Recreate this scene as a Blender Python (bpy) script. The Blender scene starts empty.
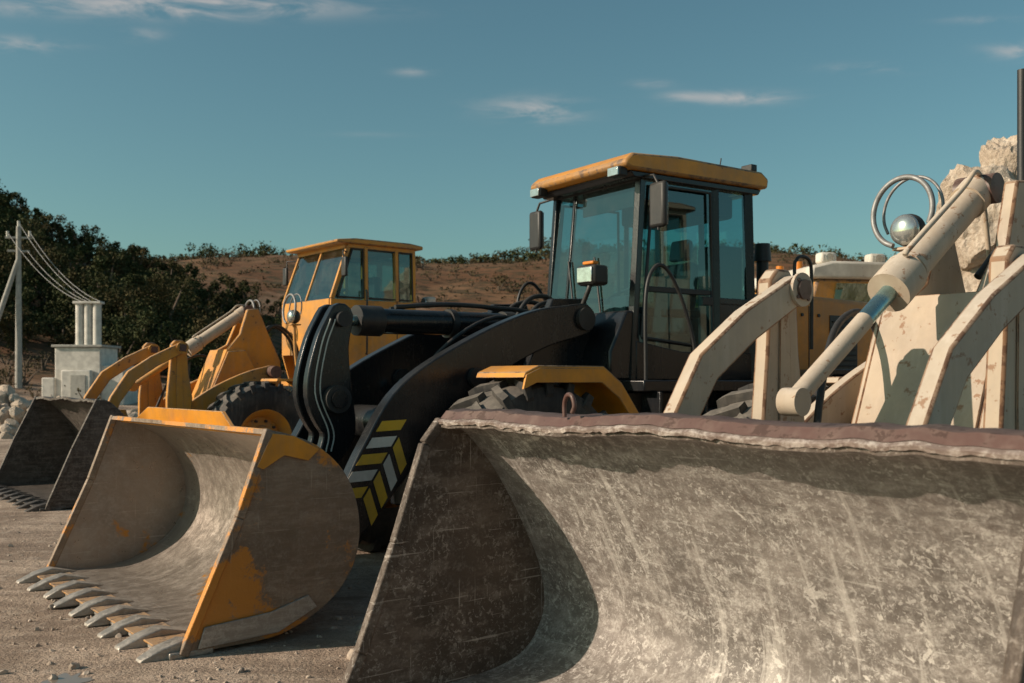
import bpy, bmesh, math, random
import numpy as np
from mathutils import Vector, Matrix, noise, Euler
random.seed(7); rng=np.random.default_rng(7)
scene=bpy.context.scene
COL=scene.collection

# ------------------------------------------------------------------ materials
class M:
    def __init__(s,name):
        s.m=bpy.data.materials.new(name); s.m.use_nodes=True
        s.t=s.m.node_tree; s.t.nodes.clear()
        s.out=s.t.nodes.new('ShaderNodeOutputMaterial')
        s.tc=s.t.nodes.new('ShaderNodeTexCoord')
        s.co=s.tc.outputs['Object']
    def put(s,sock,v):
        if isinstance(v,bpy.types.NodeSocket): s.t.links.new(v,sock)
        elif isinstance(v,(tuple,list)) and len(v)==3 and sock.type=='RGBA': sock.default_value=(*v,1)
        else: sock.default_value=v
    def map(s,scale=(1,1,1),rot=(0,0,0),vec=None):
        n=s.t.nodes.new('ShaderNodeMapping'); s.put(n.inputs['Vector'],vec or s.co)
        n.inputs['Scale'].default_value=scale; n.inputs['Rotation'].default_value=rot
        return n.outputs[0]
    def noise(s,scale,detail=6,rough=.6,vec=None,dist=0):
        n=s.t.nodes.new('ShaderNodeTexNoise'); s.put(n.inputs['Vector'],vec or s.co)
        n.inputs['Scale'].default_value=scale; n.inputs['Detail'].default_value=min(detail,5)
        n.inputs['Roughness'].default_value=rough; n.inputs['Distortion'].default_value=dist
        return n.outputs[0]
    def ss(s,v,a,b,lo=0,hi=1):
        n=s.t.nodes.new('ShaderNodeMapRange'); n.interpolation_type='SMOOTHSTEP'
        s.put(n.inputs[0],v)
        n.inputs[1].default_value=a; n.inputs[2].default_value=b
        n.inputs[3].default_value=lo; n.inputs[4].default_value=hi
        return n.outputs[0]
    def mth(s,op,a,b=0.0):
        n=s.t.nodes.new('ShaderNodeMath'); n.operation=op
        s.put(n.inputs[0],a); s.put(n.inputs[1],b); return n.outputs[0]
    def clamp(s,v):
        n=s.t.nodes.new('ShaderNodeClamp'); s.put(n.inputs[0],v); return n.outputs[0]
    def mix(s,f,a,b,mode='MIX'):
        n=s.t.nodes.new('ShaderNodeMix'); n.data_type='RGBA'; n.blend_type=mode
        s.put(n.inputs[0],f); s.put(n.inputs[6],a); s.put(n.inputs[7],b); return n.outputs[2]
    def bump(s,h,strength=.3,dist=.01):
        n=s.t.nodes.new('ShaderNodeBump'); n.inputs['Strength'].default_value=strength
        n.inputs['Distance'].default_value=dist; s.put(n.inputs['Height'],h); return n.outputs[0]
    def nz(s):
        g=s.t.nodes.new('ShaderNodeNewGeometry'); x=s.t.nodes.new('ShaderNodeSeparateXYZ')
        s.t.links.new(g.outputs['Normal'],x.inputs[0]); return x.outputs[2]
    def posz(s):
        g=s.t.nodes.new('ShaderNodeNewGeometry'); x=s.t.nodes.new('ShaderNodeSeparateXYZ')
        s.t.links.new(g.outputs['Position'],x.inputs[0]); return x.outputs[2]
    def done(s,col,rough=.6,metal=0.0,normal=None,spec=.5):
        b=s.t.nodes.new('ShaderNodeBsdfPrincipled')
        s.put(b.inputs['Base Color'],col); s.put(b.inputs['Roughness'],rough); s.put(b.inputs['Metallic'],metal)
        b.inputs['Specular IOR Level'].default_value=spec
        if normal is not None: s.put(b.inputs['Normal'],normal)
        s.t.links.new(b.outputs[0],s.out.inputs[0]); return s.m

def paint(name,base,dust=(.42,.34,.26),rust=(.10,.055,.03),rough=.42,damt=.5,rustlvl=.64,rusty=.8):
    m=M(name)
    n1=m.noise(2.2,5,.65); n2=m.noise(14,5,.7)
    base2=tuple(c*.7 for c in base)
    c=m.mix(m.ss(n1,.35,.65),base,base2)
    streak=m.noise(1,4,.6,vec=m.map((16,16,1.2)))
    dm=m.mth('ADD',m.mth('MULTIPLY',m.ss(n1,.38,.72),.55),m.mth('MULTIPLY',m.ss(streak,.45,.75),.4))
    dm=m.mth('ADD',dm,m.mth('MULTIPLY',m.ss(m.nz(),.3,1.0),.6))
    dm=m.clamp(m.mth('MULTIPLY',m.mth('MULTIPLY',dm,m.ss(n2,.2,.7,.6,1.15)),damt))
    c=m.mix(dm,c,dust)
    rm=m.ss(m.mth('ADD',n2,m.mth('MULTIPLY',m.mth('SUBTRACT',n1,.5),.35)),rustlvl,rustlvl+.05)
    c=m.mix(m.mth('MULTIPLY',rm,rusty),c,rust)
    r=m.ss(dm,0,.6,rough,.85)
    return m.done(c,r,0.0,m.bump(n2,.25,.006))

def steel(name,base,light,amt=.5,rough=.5,stre=(1.2,5,14),metal=.25,yellow=None,ylvl=.6,spots=.0,sc=9,contrast=1.0,lo=.44,hi=.60,scr=0,blot=None):
    m=M(name)
    n1=m.noise(1.4,5,.68,dist=.4); n2=m.noise(sc,5,.76,dist=.2); n3=m.noise(sc*4,5,.75)
    s1=m.noise(2.5,5,.7,vec=m.map(stre,(0,.25,0)))
    dk=tuple(c*(1-.5*contrast) for c in base)
    c=m.mix(m.ss(n1,.3,.7),base,dk)
    c=m.mix(m.mth('MULTIPLY',m.ss(s1,.42,.68),.55*contrast),c,tuple(min(1,x*1.6) for x in base))
    lm=m.mth('ADD',m.mth('MULTIPLY',m.ss(n2,lo,hi),.75),m.mth('MULTIPLY',m.ss(s1,.48,.64),.40))
    lm=m.mth('MULTIPLY',lm,m.ss(n3,.35,.6,.35,1.1))
    lm=m.mth('MULTIPLY',lm,m.ss(n1,.25,.6,.55,1.1))
    lm=m.mth('MULTIPLY',lm,amt)
    if spots>0:
        sp=m.ss(m.noise(42,3,.6,dist=.8),.57,.615)
        sp=m.mth('MULTIPLY',sp,m.ss(m.noise(3.2,4,.6),.38,.58))
        lm=m.mth('ADD',lm,m.mth('MULTIPLY',sp,spots))
    if scr>0:
        for rot,sx_ in (((.3,.2,.5),(60,2.0,2.0)),((-.5,.1,-.3),(2,2.5,70))):
            q=m.ss(m.noise(1.0,3,.6,vec=m.map(sx_,rot)),.66,.70)
            lm=m.mth('ADD',lm,m.mth('MULTIPLY',q,scr))
    lm=m.clamp(lm)
    c=m.mix(lm,c,light)
    if blot:
        bl=m.mth('MULTIPLY',m.ss(m.noise(11,5,.75,dist=.6),.585,.63),m.ss(m.noise(1.1,4,.6),.36,.56))
        c=m.mix(m.mth('MULTIPLY',bl,.8),c,blot)
        run=m.ss(m.noise(1.0,4,.65,vec=m.map((1.2,13,.9))),.56,.66)
        c=m.mix(m.mth('MULTIPLY',run,.38),c,blot)
        dk2=m.ss(m.noise(7,5,.72,dist=.5),.60,.68)
        c=m.mix(m.mth('MULTIPLY',dk2,.55),c,(.13,.10,.085))
    if yellow:
        ym=m.ss(m.mth('ADD',m.noise(2.0,4,.6),m.mth('MULTIPLY',m.mth('ADD',n2,n3),.14)),ylvl,ylvl+.06)
        c=m.mix(m.mth('MULTIPLY',ym,.9),c,yellow)
    return m.done(c,m.ss(n2,.3,.7,rough-.1,rough+.2),metal,m.bump(m.mth('ADD',m.mth('MULTIPLY',n2,.7),m.mth('MULTIPLY',n3,.5)),.45,.010))

mYellow=paint('yellow_paint',(.72,.29,.02),damt=.22,rustlvl=.70)
mYellowOld=paint('old_yellow_paint',(.66,.28,.03),damt=.42,rustlvl=.64,rough=.6)
mYellowClean=paint('hood_paint',(.68,.25,.02),damt=.2,rustlvl=.75,rough=.35)
mBeige=paint('dusty_beige_paint',(.50,.40,.30),dust=(.62,.54,.46),rust=(.26,.135,.07),damt=.7,rustlvl=.60,rough=.7)
mBeigeEdge=paint('rust_worn_beige_edge',(.28,.15,.08),dust=(.50,.40,.31),rust=(.12,.055,.03),damt=.65,rustlvl=.50,rough=.8)
mYelEdge=paint('worn_yellow_edge',(.42,.20,.05),dust=(.42,.34,.26),rust=(.12,.08,.06),damt=.6,rustlvl=.52,rough=.6)
mCream=paint('cream_paint',(.74,.69,.61),damt=.25,rustlvl=.68,rough=.6)
mBlack=paint('black_paint',(.010,.012,.015),dust=(.20,.17,.14),damt=.12,rustlvl=.85,rough=.26)
mBlackPl=paint('black_plastic',(.015,.016,.018),dust=(.2,.17,.14),damt=.2,rustlvl=.9,rough=.5)
mDark=paint('dark_interior',(.02,.02,.022),damt=.08,rustlvl=.9,rough=.7)
mRust=paint('rusty_brown_paint',(.10,.046,.038),dust=(.30,.22,.18),rust=(.06,.03,.022),damt=.40,rustlvl=.54,rough=.42)
mRubber=paint('tyre_rubber',(.022,.022,.024),dust=(.22,.19,.16),damt=.6,rustlvl=.95,rough=.8)
mWhite=paint('white_decal',(.75,.72,.64),damt=.3,rustlvl=.70)
mYelDecal=paint('yellow_decal',(.80,.48,.03),damt=.2,rustlvl=.75)
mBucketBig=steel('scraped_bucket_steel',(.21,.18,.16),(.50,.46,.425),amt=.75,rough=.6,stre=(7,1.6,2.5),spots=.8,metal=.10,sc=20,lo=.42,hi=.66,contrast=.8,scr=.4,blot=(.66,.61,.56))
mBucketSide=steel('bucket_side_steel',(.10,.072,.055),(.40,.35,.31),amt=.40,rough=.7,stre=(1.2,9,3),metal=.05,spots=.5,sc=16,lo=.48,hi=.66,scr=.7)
mBucketIn=steel('polished_bucket_steel',(.33,.28,.24),(.50,.44,.39),amt=.5,rough=.36,stre=(.8,7,.8),metal=.5,yellow=(.50,.22,.03),ylvl=.78,sc=10,contrast=.55,lo=.42,hi=.68,scr=.5)
mBucketOut=steel('worn_yellow_bucket',(.24,.17,.12),(.40,.33,.26),amt=.5,rough=.5,stre=(1.2,6,5),metal=.2,yellow=(.58,.23,.03),ylvl=.660,contrast=.6,sc=14,lo=.42,hi=.68,scr=.5)
mBucketDark=steel('dark_bucket_steel',(.085,.07,.06),(.26,.22,.19),amt=.5,rough=.5,metal=.3,sc=14)
mTooth=steel('worn_tooth_steel',(.36,.32,.28),(.58,.52,.46),amt=.6,rough=.42,metal=.4,contrast=.5,sc=18)
mLip=steel('scuffed_lip_steel',(.22,.16,.135),(.54,.47,.42),amt=.9,rough=.65,metal=.05,contrast=.6,sc=16)
EDGE={mBeige:mBeigeEdge,mYellow:mYelEdge,mYellowOld:mYelEdge,mRust:mLip}
def simple(name,col,rough,metal=0,sc=20):
    m=M(name); n=m.noise(sc,5,.6)
    return m.done(m.mix(m.ss(n,.35,.7),col,tuple(c*.75 for c in col)),m.ss(n,.3,.7,rough,rough+.12),metal)
mChrome=simple('cylinder_rod_chrome',(.30,.46,.48),.22,.85)
mLamp=simple('lamp_glass',(.60,.62,.60),.10,.75)
mRed=simple('red_lens',(.4,.03,.02),.3)
mOrange=simple('amber_lens',(.7,.22,.02),.3)
mConc=simple('concrete',(.42,.40,.36),.9,0,6)
mPlaster=simple('white_plaster',(.66,.62,.56),.9,0,4)
mWire=simple('wire_metal',(.25,.25,.25),.5,.4)
def glass(name,tint,d0,d1,refl=.10):
    m=M(name)
    tr=m.t.nodes.new('ShaderNodeBsdfTransparent'); tr.inputs[0].default_value=(*tint,1)
    gl=m.t.nodes.new('ShaderNodeBsdfGlossy'); gl.inputs['Roughness'].default_value=.02; gl.inputs[0].default_value=(.8,1,1,1)
    df=m.t.nodes.new('ShaderNodeBsdfDiffuse'); df.inputs[0].default_value=(.30,.24,.19,1)
    lw=m.t.nodes.new('ShaderNodeLayerWeight'); lw.inputs[0].default_value=.5
    f=m.mth('ADD',m.mth('MULTIPLY',m.mth('POWER',lw.outputs['Facing'],4.0),.7),refl)
    mx=m.t.nodes.new('ShaderNodeMixShader'); mx2=m.t.nodes.new('ShaderNodeMixShader')
    n=m.noise(3,4,.65)
    m.put(mx2.inputs[0],m.ss(n,.4,.8,d0,d1))
    m.t.links.new(tr.outputs[0],mx2.inputs[1]); m.t.links.new(df.outputs[0],mx2.inputs[2])
    m.put(mx.inputs[0],f)
    m.t.links.new(mx2.outputs[0],mx.inputs[1]); m.t.links.new(gl.outputs[0],mx.inputs[2])
    m.t.links.new(mx.outputs[0],m.out.inputs[0]); return m.m
mGlass=glass('tinted_glass',(.32,.52,.52),.02,.14,.12)
mGlassC=glass('cab_glass',(.30,.54,.56),.0,.05,.12)

# ------------------------------------------------------------------ mesh helpers
def empty(name,loc=(0,0,0),rz=0,parent=None):
    o=bpy.data.objects.new(name,None); COL.objects.link(o); o.location=loc; o.rotation_euler=(0,0,rz)
    o.empty_display_size=.3
    if parent: o.parent=parent
    return o
def mobj(name,verts,faces,mat,parent=None,smooth=None,bevel=0,recalc=True):
    me=bpy.data.meshes.new(name); me.from_pydata([tuple(v) for v in verts],[],faces)
    if recalc:
        bm=bmesh.new(); bm.from_mesh(me); bmesh.ops.recalc_face_normals(bm,faces=bm.faces[:]); bm.to_mesh(me); bm.free()
    o=bpy.data.objects.new(name,me); COL.objects.link(o)
    if mat: me.materials.append(mat)
    if parent: o.parent=parent
    if bevel>0:
        md=o.modifiers.new('b','BEVEL'); md.width=bevel; md.segments=2; md.limit_method='ANGLE'; md.angle_limit=math.radians(40)
        if mat in EDGE: me.materials.append(EDGE[mat]); md.material=1
        me.polygons.foreach_set('use_smooth',[True]*len(me.polygons))
        me.set_sharp_from_angle(angle=math.radians(35))
    elif smooth:
        me.polygons.foreach_set('use_smooth',[True]*len(me.polygons))
        me.set_sharp_from_angle(angle=math.radians(smooth))
    return o
def box(name,lo,hi,mat,parent,bevel=.01):
    x0,y0,z0=lo;x1,y1,z1=hi
    v=[(x0,y0,z0),(x1,y0,z0),(x1,y1,z0),(x0,y1,z0),(x0,y0,z1),(x1,y0,z1),(x1,y1,z1),(x0,y1,z1)]
    f=[(0,3,2,1),(4,5,6,7),(0,1,5,4),(1,2,6,5),(2,3,7,6),(3,0,4,7)]
    return mobj(name,v,f,mat,parent,bevel=bevel)
def prism(name,pts,y0,y1,mat,parent,bevel=.008):
    n=len(pts)
    v=[(x,y0,z) for x,z in pts]+[(x,y1,z) for x,z in pts]
    f=[tuple(range(n)),tuple(range(2*n-1,n-1,-1))]+[(i,(i+1)%n,n+(i+1)%n,n+i) for i in range(n)]
    return mobj(name,v,f,mat,parent,bevel=bevel)
def crom(pts,n=6):
    P=[Vector(p) for p in pts]; P=[P[0]*2-P[1]]+P+[P[-1]*2-P[-2]]; out=[]
    for i in range(1,len(P)-2):
        for k in range(n):
            t=k/n; a,b,c,d=P[i-1:i+3]
            out.append(.5*((2*b)+(c-a)*t+(2*a-5*b+4*c-d)*t*t+(3*b-a-3*c+d)*t**3))
    out.append(P[-2]); return out
def ribbon(cl,ws,n=6,cap=True,straight=False):
    C=[Vector((a,b,w)) for (a,b),w in zip(cl,ws)] if straight else crom([(a,b,w) for (a,b),w in zip(cl,ws)],n)
    L=[];R=[]
    for i,p in enumerate(C):
        a=C[max(i-1,0)];b=C[min(i+1,len(C)-1)]
        t=Vector((b.x-a.x,b.y-a.y)).normalized(); nn=Vector((-t.y,t.x))
        L.append((p.x+nn.x*p.z/2,p.y+nn.y*p.z/2)); R.append((p.x-nn.x*p.z/2,p.y-nn.y*p.z/2))
    def arc(p,q):
        m=((p[0]+q[0])/2,(p[1]+q[1])/2); r=math.hypot(p[0]-q[0],p[1]-q[1])/2
        a0=math.atan2(p[1]-m[1],p[0]-m[0]); return [(m[0]+r*math.cos(a0-math.pi*k/6),m[1]+r*math.sin(a0-math.pi*k/6)) for k in range(1,6)]
    if cap: return L+arc(L[-1],R[-1])+R[::-1]+arc(R[0],L[0])
    return L+R[::-1]
def cyl(name,p0,p1,r,mat,parent,seg=24,r2=None,smooth=40):
    p0=Vector(p0);p1=Vector(p1); d=(p1-p0).normalized(); q=d.to_track_quat('Z','Y'); r2=r if r2 is None else r2
    v=[];f=[]
    for i in range(seg):
        a=2*math.pi*i/seg; c=Vector((math.cos(a),math.sin(a),0))
        v.append(p0+q@(c*r)); v.append(p1+q@(c*r2))
    for i in range(seg):
        j=(i+1)%seg; f.append((2*i,2*j,2*j+1,2*i+1))
    f.append(tuple(2*i for i in range(seg))); f.append(tuple(2*i+1 for i in range(seg)))
    return mobj(name,v,f,mat,parent,smooth=smooth)
def beam(name,p0,p1,w,h,mat,parent,bevel=.006):
    p0=Vector(p0);p1=Vector(p1); d=(p1-p0).normalized(); q=d.to_track_quat('Z','Y')
    v=[]
    for p in (p0,p1):
        for a,b in ((-1,-1),(1,-1),(1,1),(-1,1)): v.append(p+q@Vector((a*w/2,b*h/2,0)))
    f=[(0,3,2,1),(4,5,6,7),(0,1,5,4),(1,2,6,5),(2,3,7,6),(3,0,4,7)]
    return mobj(name,v,f,mat,parent,bevel=bevel)
def tube(name,pts,r,mat,parent,n=6,straight=False):
    P=[Vector(p) for p in pts] if straight else crom(pts,n)
    cu=bpy.data.curves.new(name,'CURVE'); cu.dimensions='3D'; sp=cu.splines.new('POLY'); sp.points.add(len(P)-1)
    for i,p in enumerate(P): sp.points[i].co=(*p,1)
    cu.bevel_depth=r; cu.bevel_resolution=3; cu.use_fill_caps=True
    o=bpy.data.objects.new(name,cu); COL.objects.link(o); cu.materials.append(mat)
    if parent: o.parent=parent
    return o
def lathe(name,prof,c,mat,parent,axis='y',seg=48):
    v=[];f=[];n=len(prof)
    for i in range(seg):
        a=2*math.pi*i/seg
        for r,h in prof: v.append((c[0]+r*math.cos(a),c[1]+h,c[2]+r*math.sin(a)))
    for i in range(seg):
        for k in range(n-1):
            j=(i+1)%seg; f.append((i*n+k,i*n+k+1,j*n+k+1,j*n+k))
    return mobj(name,v,f,mat,parent,smooth=35)
def sphere(name,c,r,mat,parent,sc=(1,1,1)):
    bm=bmesh.new(); bmesh.ops.create_uvsphere(bm,u_segments=24,v_segments=14,radius=1)
    me=bpy.data.meshes.new(name)
    for v in bm.verts: v.co=Vector((c[0]+v.co.x*r*sc[0],c[1]+v.co.y*r*sc[1],c[2]+v.co.z*r*sc[2]))
    bm.to_mesh(me); bm.free(); me.polygons.foreach_set('use_smooth',[True]*len(me.polygons))
    o=bpy.data.objects.new(name,me); COL.objects.link(o); me.materials.append(mat); o.parent=parent; return o

def wheel(name,c,R,W,parent,rim):
    k=R/.8; w=W/.6; s=1 if c[1]>0 else -1
    w0=empty(name,(0,0,0),0,parent)
    prof=[(.40,-.2),(.44,-.25),(.55,-.285),(.68,-.29),(.745,-.265),(.77,-.2),(.775,0),(.77,.2),(.745,.265),(.68,.29),(.55,.285),(.44,.25),(.40,.2)]
    lathe('tyre',[(r*k,h*w) for r,h in prof],c,mRubber,w0)
    V=[];F=[]; N=22
    for side in (-1,1):
        for i in range(N):
            a=2*math.pi*(i+(.5 if side>0 else 0))/N; da=.055; sk=.13
            def P(ang,r,y): return (c[0]+r*k*math.cos(ang),c[1]+y*w,c[2]+r*k*math.sin(ang))
            secs=[(a,.765,.825,.02),(a+sk,.765,.825,.22),(a+sk*1.2,.72,.80,.29),(a+sk*1.25,.66,.70,.305)]
            b=len(V)
            for (an,ri,ro,y) in secs:
                V+= [P(an-da,ri,side*(y if ri>.7 else y-.02)),P(an+da,ri,side*(y if ri>.7 else y-.02)),P(an+da*.75,ro,side*y),P(an-da*.75,ro,side*y)]
            for q in range(3):
                o=b+q*4
                for e in range(4): F.append((o+e,o+(e+1)%4,o+4+(e+1)%4,o+4+e))
            F.append((b,b+1,b+2,b+3)); F.append((b+12,b+13,b+14,b+15))
    mobj('tread',V,F,mRubber,w0)
    rp=[(0,s*.10),(.12,s*.10),(.13,s*.17),(.16,s*.17),(.18,s*.06),(.30,s*.02),(.36,s*.16),(.41,s*.22),(.43,s*.22),(.41,-s*.2)]
    lathe('rim',[(r*k,h*w) for r,h in rp],c,rim,w0)
    for i in range(10):
        a=2*math.pi*i/10; x=c[0]+.25*k*math.cos(a); z=c[2]+.25*k*math.sin(a)
        cyl('bolt',(x,c[1]+s*.03*w,z),(x,c[1]+s*.075*w,z),.02,mBlackPl,w0,8)

def bucket(par,prof,W,th,mi,ms,mo,teeth=8,plate_front=None,wavy=.0,yc=0,guard=None,ns=48,toothmat=None,rimmat=None,tl=1.0):
    b=empty('bucket',(0,0,0),0,par)
    C=[Vector((p.x,p.y)) for p in crom([(a,c,0) for a,c in prof],5)]
    I=[]
    for i,p in enumerate(C):
        a=C[max(i-1,0)];d=C[min(i+1,len(C)-1)]; t=(d-a).normalized(); I.append(p+Vector((-t.y,t.x))*th)
    n=len(C); V=[]
    for k in range(ns+1):
        y=yc-W/2+W*k/ns
        for i,p in enumerate(C):
            f=max(0,(i-(n-8))/7); dz=wavy*f*noise.noise((y*2.2,1.3,0))+wavy*.5*f*noise.noise((y*9,5,0))
            V.append((p.x+dz*.8,y,p.y+dz))
        for i,p in enumerate(I):
            f=max(0,(i-(n-8))/7); dz=wavy*f*noise.noise((y*2.2,1.3,0))+wavy*.5*f*noise.noise((y*9,5,0))
            dd=.014*noise.noise((y*1.6,p.x*2,p.y*2))+.006*noise.noise((y*4,p.x*4,p.y*4))
            V.append((p.x+dz*.8-dd,y,p.y+dz))
    m=2*n
    FI=[];FO=[]
    for k in range(ns):
        for i in range(n-1):
            FO.append((k*m+i,k*m+i+1,(k+1)*m+i+1,(k+1)*m+i))
            FI.append((k*m+n+i,(k+1)*m+n+i,(k+1)*m+n+i+1,k*m+n+i+1))
        FO.append((k*m+n-1,k*m+2*n-1,(k+1)*m+2*n-1,(k+1)*m+n-1))
        FO.append((k*m,(k+1)*m,(k+1)*m+n,k*m+n))
    for k in (0,ns):
        for i in range(n-1): FO.append((k*m+i,k*m+i+1,k*m+n+i+1,k*m+n+i))
    o=mobj('shell',V,FI+FO,mi,b,smooth=40)
    o.data.materials.append(mo)
    for i,p in enumerate(o.data.polygons): p.material_index=0 if i<len(FI) else 1
    pf=plate_front or []
    poly=[(p.x,p.y) for p in C]+pf
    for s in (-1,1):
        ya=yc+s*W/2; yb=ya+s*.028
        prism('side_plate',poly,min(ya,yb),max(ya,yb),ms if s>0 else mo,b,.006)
        fr=[(C[-1].x,C[-1].y)]+pf+[(C[0].x,C[0].y)]
        for q in range(len(fr)-1):
            p0=fr[q];p1=fr[q+1]
            beam('side_cutter',(p0[0]+.02,ya+s*.017,p0[1]),(p1[0]+.02,ya+s*.017,p1[1]),.050,.055,rimmat or mo,b,.008)
    box('cutting_edge',(-.06,yc-W/2-.03,.006),(.20,yc+W/2+.03,.048),toothmat or mTooth,b,.01)
    tm=toothmat or mTooth
    for i in range(teeth):
        y=yc-W/2+.06+(W-.12)*i/(teeth-1); w0=.060;w1=.042; tt=tl*rng.uniform(.86,1.03)
        v=[(-.22*tt,y-w1,.004),(-.22*tt,y+w1,.004),(-.21*tt,y+w1,.024),(-.21*tt,y-w1,.024),
           (-.10,y-w0,.006),(-.10,y+w0,.006),(-.09,y+w0,.075),(-.09,y-w0,.075),
           (.02,y-w0*1.1,.006),(.02,y+w0*1.1,.006),(.03,y+w0*1.1,.105),(.03,y-w0*1.1,.105),
           (.22,y-w0,.02),(.22,y+w0,.02),(.22,y+w0,.06),(.22,y-w0,.06)]
        f=[(0,1,2,3),(12,13,14,15)]
        for q in range(3):
            a=q*4
            for e in range(4): f.append((a+e,a+(e+1)%4,a+4+(e+1)%4,a+4+e))
        mobj('tooth',v,f,tm,b,bevel=.008)
        if i<teeth-1:
            y2=y+(W-.12)/(teeth-1)
            box('edge_segment',(-.085,y+.075,.050),(.16,y2-.075,.062),mYelEdge if toothmat is None else mo,b,.004)
    if guard:
        zz=C[-1].y; xx=C[-1].x
        v=[];g=guard
        pts=[(-W/2+.02,.0),(-W/2+.55,.0),(-W/2+.75,g),(W/2-.75,g),(W/2-.55,.0),(W/2-.02,.0)]
        n2=len(pts)
        for dx in (.015,.045):
            for y,h in pts: v.append((xx+dx+h*.25,yc+y,zz+h+.001))
            for y,h in pts: v.append((xx+dx+.05,yc+y,zz-.05))
        f=[]
        for i in range(n2-1):
            f.append((i,i+1,n2+i+1,n2+i)); f.append((2*n2+i,3*n2+i,3*n2+i+1,2*n2+i+1)); f.append((i,2*n2+i,2*n2+i+1,i+1))
        f.append((0,n2,3*n2,2*n2)); f.append((n2-1,2*n2-1,4*n2-1,3*n2-1))
        mobj('spill_guard',v,f,mYellow,b,bevel=.005)
    return b

ANG=math.atan2(.625,.78)
# ================================================================== LOADER 2 (modern, black boom)
L2=empty('wheel_loader',(-2.83,6.87,0),ANG)
prof2=[(0,.022),(.2,.03),(.62,.05),(.93,.19),(1.10,.37),(1.17,.58),(1.15,.82),(1.05,1.03),(.87,1.19),(.67,1.27),(.53,1.30)]
bk=bucket(L2,prof2,2.94,.028,mBucketIn,mBucketIn,mBucketOut,teeth=9,plate_front=[(.34,.78)],guard=.09,rimmat=mBucketOut)
for s in (-1,1):
    ya,yb=(-1.516,-1.502) if s<0 else (1.502,1.516)
    prism('wear_plate',[(.10,.05),(.60,.07),(.86,.19),(.80,.27),(.55,.20),(.14,.17)],ya,yb,mTooth,bk,.004)
    prism('corner_guard',[(.56,1.28),(.70,1.26),(.88,1.17),(.80,1.10),(.64,1.14),(.50,1.06),(.46,1.08)],ya,yb,mYellow,bk,.004)
for y in (-.55,-.12,.12,.55):
    bb_=[(1.14,.34),(1.42,.26),(1.48,.42),(1.38,.66),(1.14,1.0),(1.12,.96),(1.18,.80),(1.20,.58)]
    prism('bucket_bracket',bb_,y-.10,y-.07,mYellow,bk)
    prism('bucket_bracket',bb_,y+.07,y+.10,mYellow,bk)
ff=empty('front_frame',(0,0,0),0,L2)
cl=[(3.95,2.14),(3.4,2.02),(2.8,1.76),(2.22,1.38),(1.90,.98),(1.62,.60),(1.36,.36)]
ws=[.28,.34,.40,.50,.46,.34,.24]
arm=ribbon(cl,ws)
for y in (-.62,.50):
    prism('boom_arm',arm,y,y+.12,mBlack,ff,.012)
    for (px,pz,r) in ((3.95,2.14,.10),(1.36,.36,.09),(2.75,1.62,.08)):
        cyl('boom_pin',(px,y-.04,pz),(px,y+.16,pz),r,mBlackPl,ff)
cyl('boom_cross_tube',(2.25,-.5,1.25),(2.25,.5,1.25),.14,mBlack,ff)
e1=Vector((.57,.82)).normalized(); e2=Vector((-e1.y,e1.x))
for s_ in (-1,1):
    ya,yb=(-.624,-.621) if s_<0 else (.621,.624)
    for i in range(5):
        c0=Vector((1.70,.72))+e1*(.150*i)
        for up in (1,-1):
            if i==4 and up<0: continue
            a0=c0+e2*(.010*up); a1=c0+e2*(.185*up)-e1*.13
            q=[a0,a1,a1+e1*.095,a0+e1*.095]
            mm=mWhite if (up>0 and i in (1,3)) or (up<0 and i==2) else mYelDecal
            prism('stripe_decal',[(v_.x,v_.y) for v_ in q],ya,yb,mm,ff,0)
bc=ribbon([(1.80,2.10),(1.72,1.85),(1.70,1.5),(1.78,1.2),(1.70,1.0)],[.22,.30,.40,.30,.2])
prism('bellcrank',bc,-.13,-.05,mBlack,ff,.012); prism('bellcrank',bc,.05,.13,mBlack,ff,.012)
for dz in (0,.045):
    tube('bellcrank_outline',[(1.70+dz,-.134,2.08),(1.615+dz,-.134,1.85),(1.565+dz,-.134,1.5),(1.68+dz,-.134,1.2),(1.66+dz,-.134,1.04)],.006,mWhite,ff)
cyl('bellcrank_pin',(1.74,-.20,1.45),(1.74,.2,1.45),.11,mBlackPl,ff); cyl('bellcrank_pin',(1.74,-.22,1.45),(1.74,-.2,1.45),.07,mBlack,ff)
cyl('bellcrank_pin',(1.80,-.18,2.08),(1.80,.18,2.08),.06,mBlackPl,ff)
beam('bucket_link',(1.72,0,1.03),(1.34,0,.72),.1,.16,mBlack,ff)
cyl('tilt_cylinder_rod',(1.82,0,2.08),(2.4,0,2.085),.045,mChrome,ff)
cyl('tilt_cylinder_barrel',(2.12,0,2.085),(3.7,0,2.1),.105,mBlack,ff)
cyl('tilt_cylinder_gland',(2.00,0,2.085),(2.22,0,2.085),.125,mBlackPl,ff)
cyl('cylinder_flange',(2.9,0,2.09),(2.96,0,2.09),.125,mBlackPl,ff); cyl('cylinder_flange',(3.5,0,2.09),(3.62,0,2.09),.13,mBlackPl,ff)
tube('hydraulic_hose',[(2.3,-.12,2.2),(2.8,-.14,2.24),(3.3,-.12,2.24),(3.7,-.2,2.2),(4.0,-.3,2.0)],.02,mBlackPl,ff)
tube('hydraulic_hose',[(2.4,.12,2.2),(2.8,.10,2.26),(3.4,.1,2.26),(3.8,.0,2.15),(4.1,-.1,1.9)],.02,mBlackPl,ff)
tube('hydraulic_hose',[(2.3,-.14,1.36),(2.7,-.3,1.9),(3.3,-.3,2.15),(3.9,-.35,1.9)],.018,mBlackPl,ff)
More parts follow.
